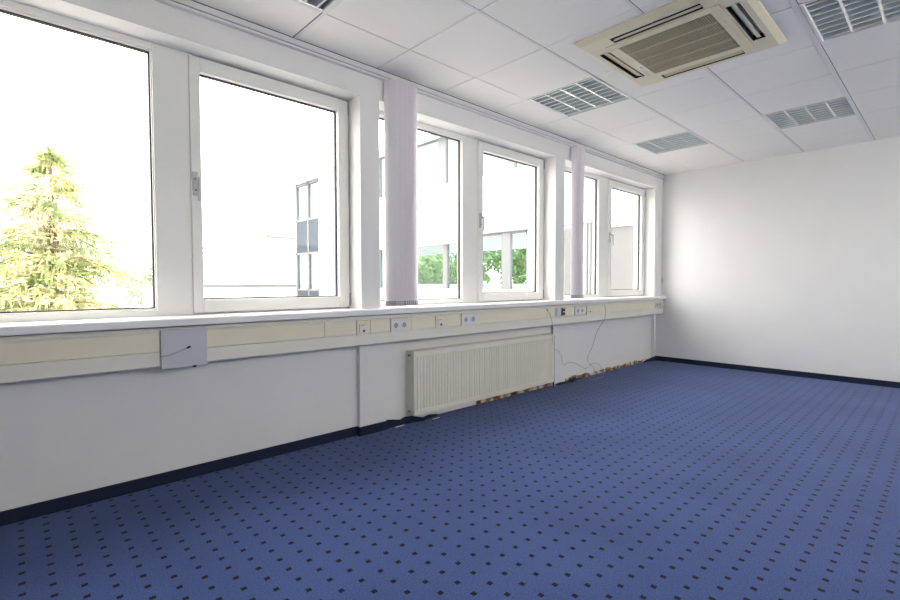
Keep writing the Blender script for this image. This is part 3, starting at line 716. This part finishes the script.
# ------------------------------------------------------------ vegetation
def leafquad(bm, c, d, up, L, w):
    s = d.cross(up)
    if s.length < 1e-4: s = Vector((1, 0, 0))
    s.normalize(); v = [bm.verts.new(c - s * w * .3), bm.verts.new(c + d * L * .5 - s * w), bm.verts.new(c + d * L), bm.verts.new(c + d * L * .5 + s * w)]
    bm.faces.new(v)
def rv(r): return Vector((r.uniform(-1, 1), r.uniform(-1, 1), r.uniform(-1, 1)))
def conifer(x, y, ztop, rad_at, label, seed):
    r = random.Random(seed)
    o = empty('conifer_tree', (x, y, GZ), label, 'tree')
    MB().cyl((x, y, GZ), (x, y, ztop - .2), .24, .02, 10).build('trunk', m_trunk, o)
    lf = MB(); br = MB(); z = ztop - .1; ht = ztop - GZ
    tp = Vector((x, y, ztop))
    for k in range(30): leafquad(lf.bm, Vector((x, y, ztop - .3)) + rv(r) * .05, (Vector((0, 0, 1)) + rv(r) * .5).normalized(), rv(r).normalized(), .22, .03)
    while z > GZ + .8:
        t = (ztop - z); R0 = rad_at(t)
        nb = 7 if t > 1 else 5
        for b in range(nb):
            a = r.uniform(0, 2 * math.pi); Rb = R0 * r.uniform(.65, 1.12)
            d = Vector((math.cos(a), math.sin(a), 0)); p0 = Vector((x, y, z + r.uniform(-.12, .12)))
            pts = []
            steps = max(4, int(Rb / .13))
            for s in range(steps + 1):
                f = s / steps; pts.append(p0 + d * Rb * f + Vector((0, 0, .10 * Rb * math.sin(f * 3.1) - .22 * Rb * f * f + .06 * Rb * f ** 4)))
            br.tube([pts[0], pts[len(pts) // 2], pts[-1]], .012, 4)
            side_ = Vector((-d.y, d.x, 0))
            for s in range(1, steps + 1):
                f = s / steps; c = pts[s]
                for q in range(12):
                    sp = (1 - f * .6) * .32 * min(1, Rb)
                    c2 = c + side_ * r.uniform(-sp, sp) + d * r.uniform(-.08, .08) + Vector((0, 0, r.uniform(-.03, .05)))
                    if r.random() < .35: dd = Vector((0, 0, -1)) + rv(r) * .35 + d * .1
                    else: dd = d * .9 + side_ * r.uniform(-1, 1) + Vector((0, 0, r.uniform(-.5, .25)))
                    leafquad(lf.bm, c2, dd.normalized(), rv(r).normalized(), r.uniform(.12, .26), r.uniform(.015, .032))
        z -= .17
    br.build('branches', m_trunk, o); lf.build('foliage', m_conifer, o)
conifer(.93, 14.0, 4.15, lambda t: min(2.1, .12 + .50 * t), 'tall yellow-green conifer tree standing outside the nearest window', 11)
def leafy(x, y, z0, z1, rad, label, seed, n=4000, name='leafy_tree', ls=.16, group=None):
    r = random.Random(seed)
    o = empty(name, (x, y, GZ), label, 'tree', group)
    br = MB().cyl((x, y, GZ), (x, y, (z0 + z1) / 2), .14, .06, 8)
    lf = MB(); cl = []
    for k in range(16):
        c = Vector((x + r.uniform(-.65, .65) * rad, y + r.uniform(-.65, .65) * rad, r.uniform(z0 + .3, z1 - .35)))
        cl.append((c, rad * r.uniform(.28, .48))); br.cyl((x, y, max(GZ + .5, c.z - 1.0)), c, .04, .012, 5)
    for k in range(n):
        c, q = cl[r.randrange(len(cl))]; v = rv(r)
        if v.length > 1 or v.length < .1: continue
        p = c + v.normalized() * q * (v.length ** .4)
        leafquad(lf.bm, p, rv(r).normalized(), rv(r).normalized(), ls * r.uniform(.7, 1.3), ls * .35)
    br.build('trunk', m_trunk, o); lf.build('foliage', m_leaf, o)
leafy(5.7, 30, -1.0, 2.9, 1.5, 'small pale bush outside between the conifer and the window post', 2, 3000)
leafy(18.2, 41, 2.0, 6.7, 2.0, 'round tree top showing over the ribbed white building outside', 4, 3500)
hz = [(15.0, 10.4, 'green tree behind the office wing, rightmost crown in the second window'),
      (19.0, 14.4, 'green tree behind the office wing, set farther back beside the rightmost crown'),
      (15.6, 14.9, 'green tree behind the office wing, seen just right of the second window handle'),
      (15.4, 18.2, 'green tree behind the office wing, leftmost crown beside the wide bunch of blinds'),
      (19.4, 21.0, 'green tree behind the office wing, farther back in the left pane by the post')]
for k, (x, y, lb) in enumerate(hz): leafy(x, y, -2.5, 3.3, 1.75, lb, 20 + k, 12000, ls=.2, group='trees behind the office wing')
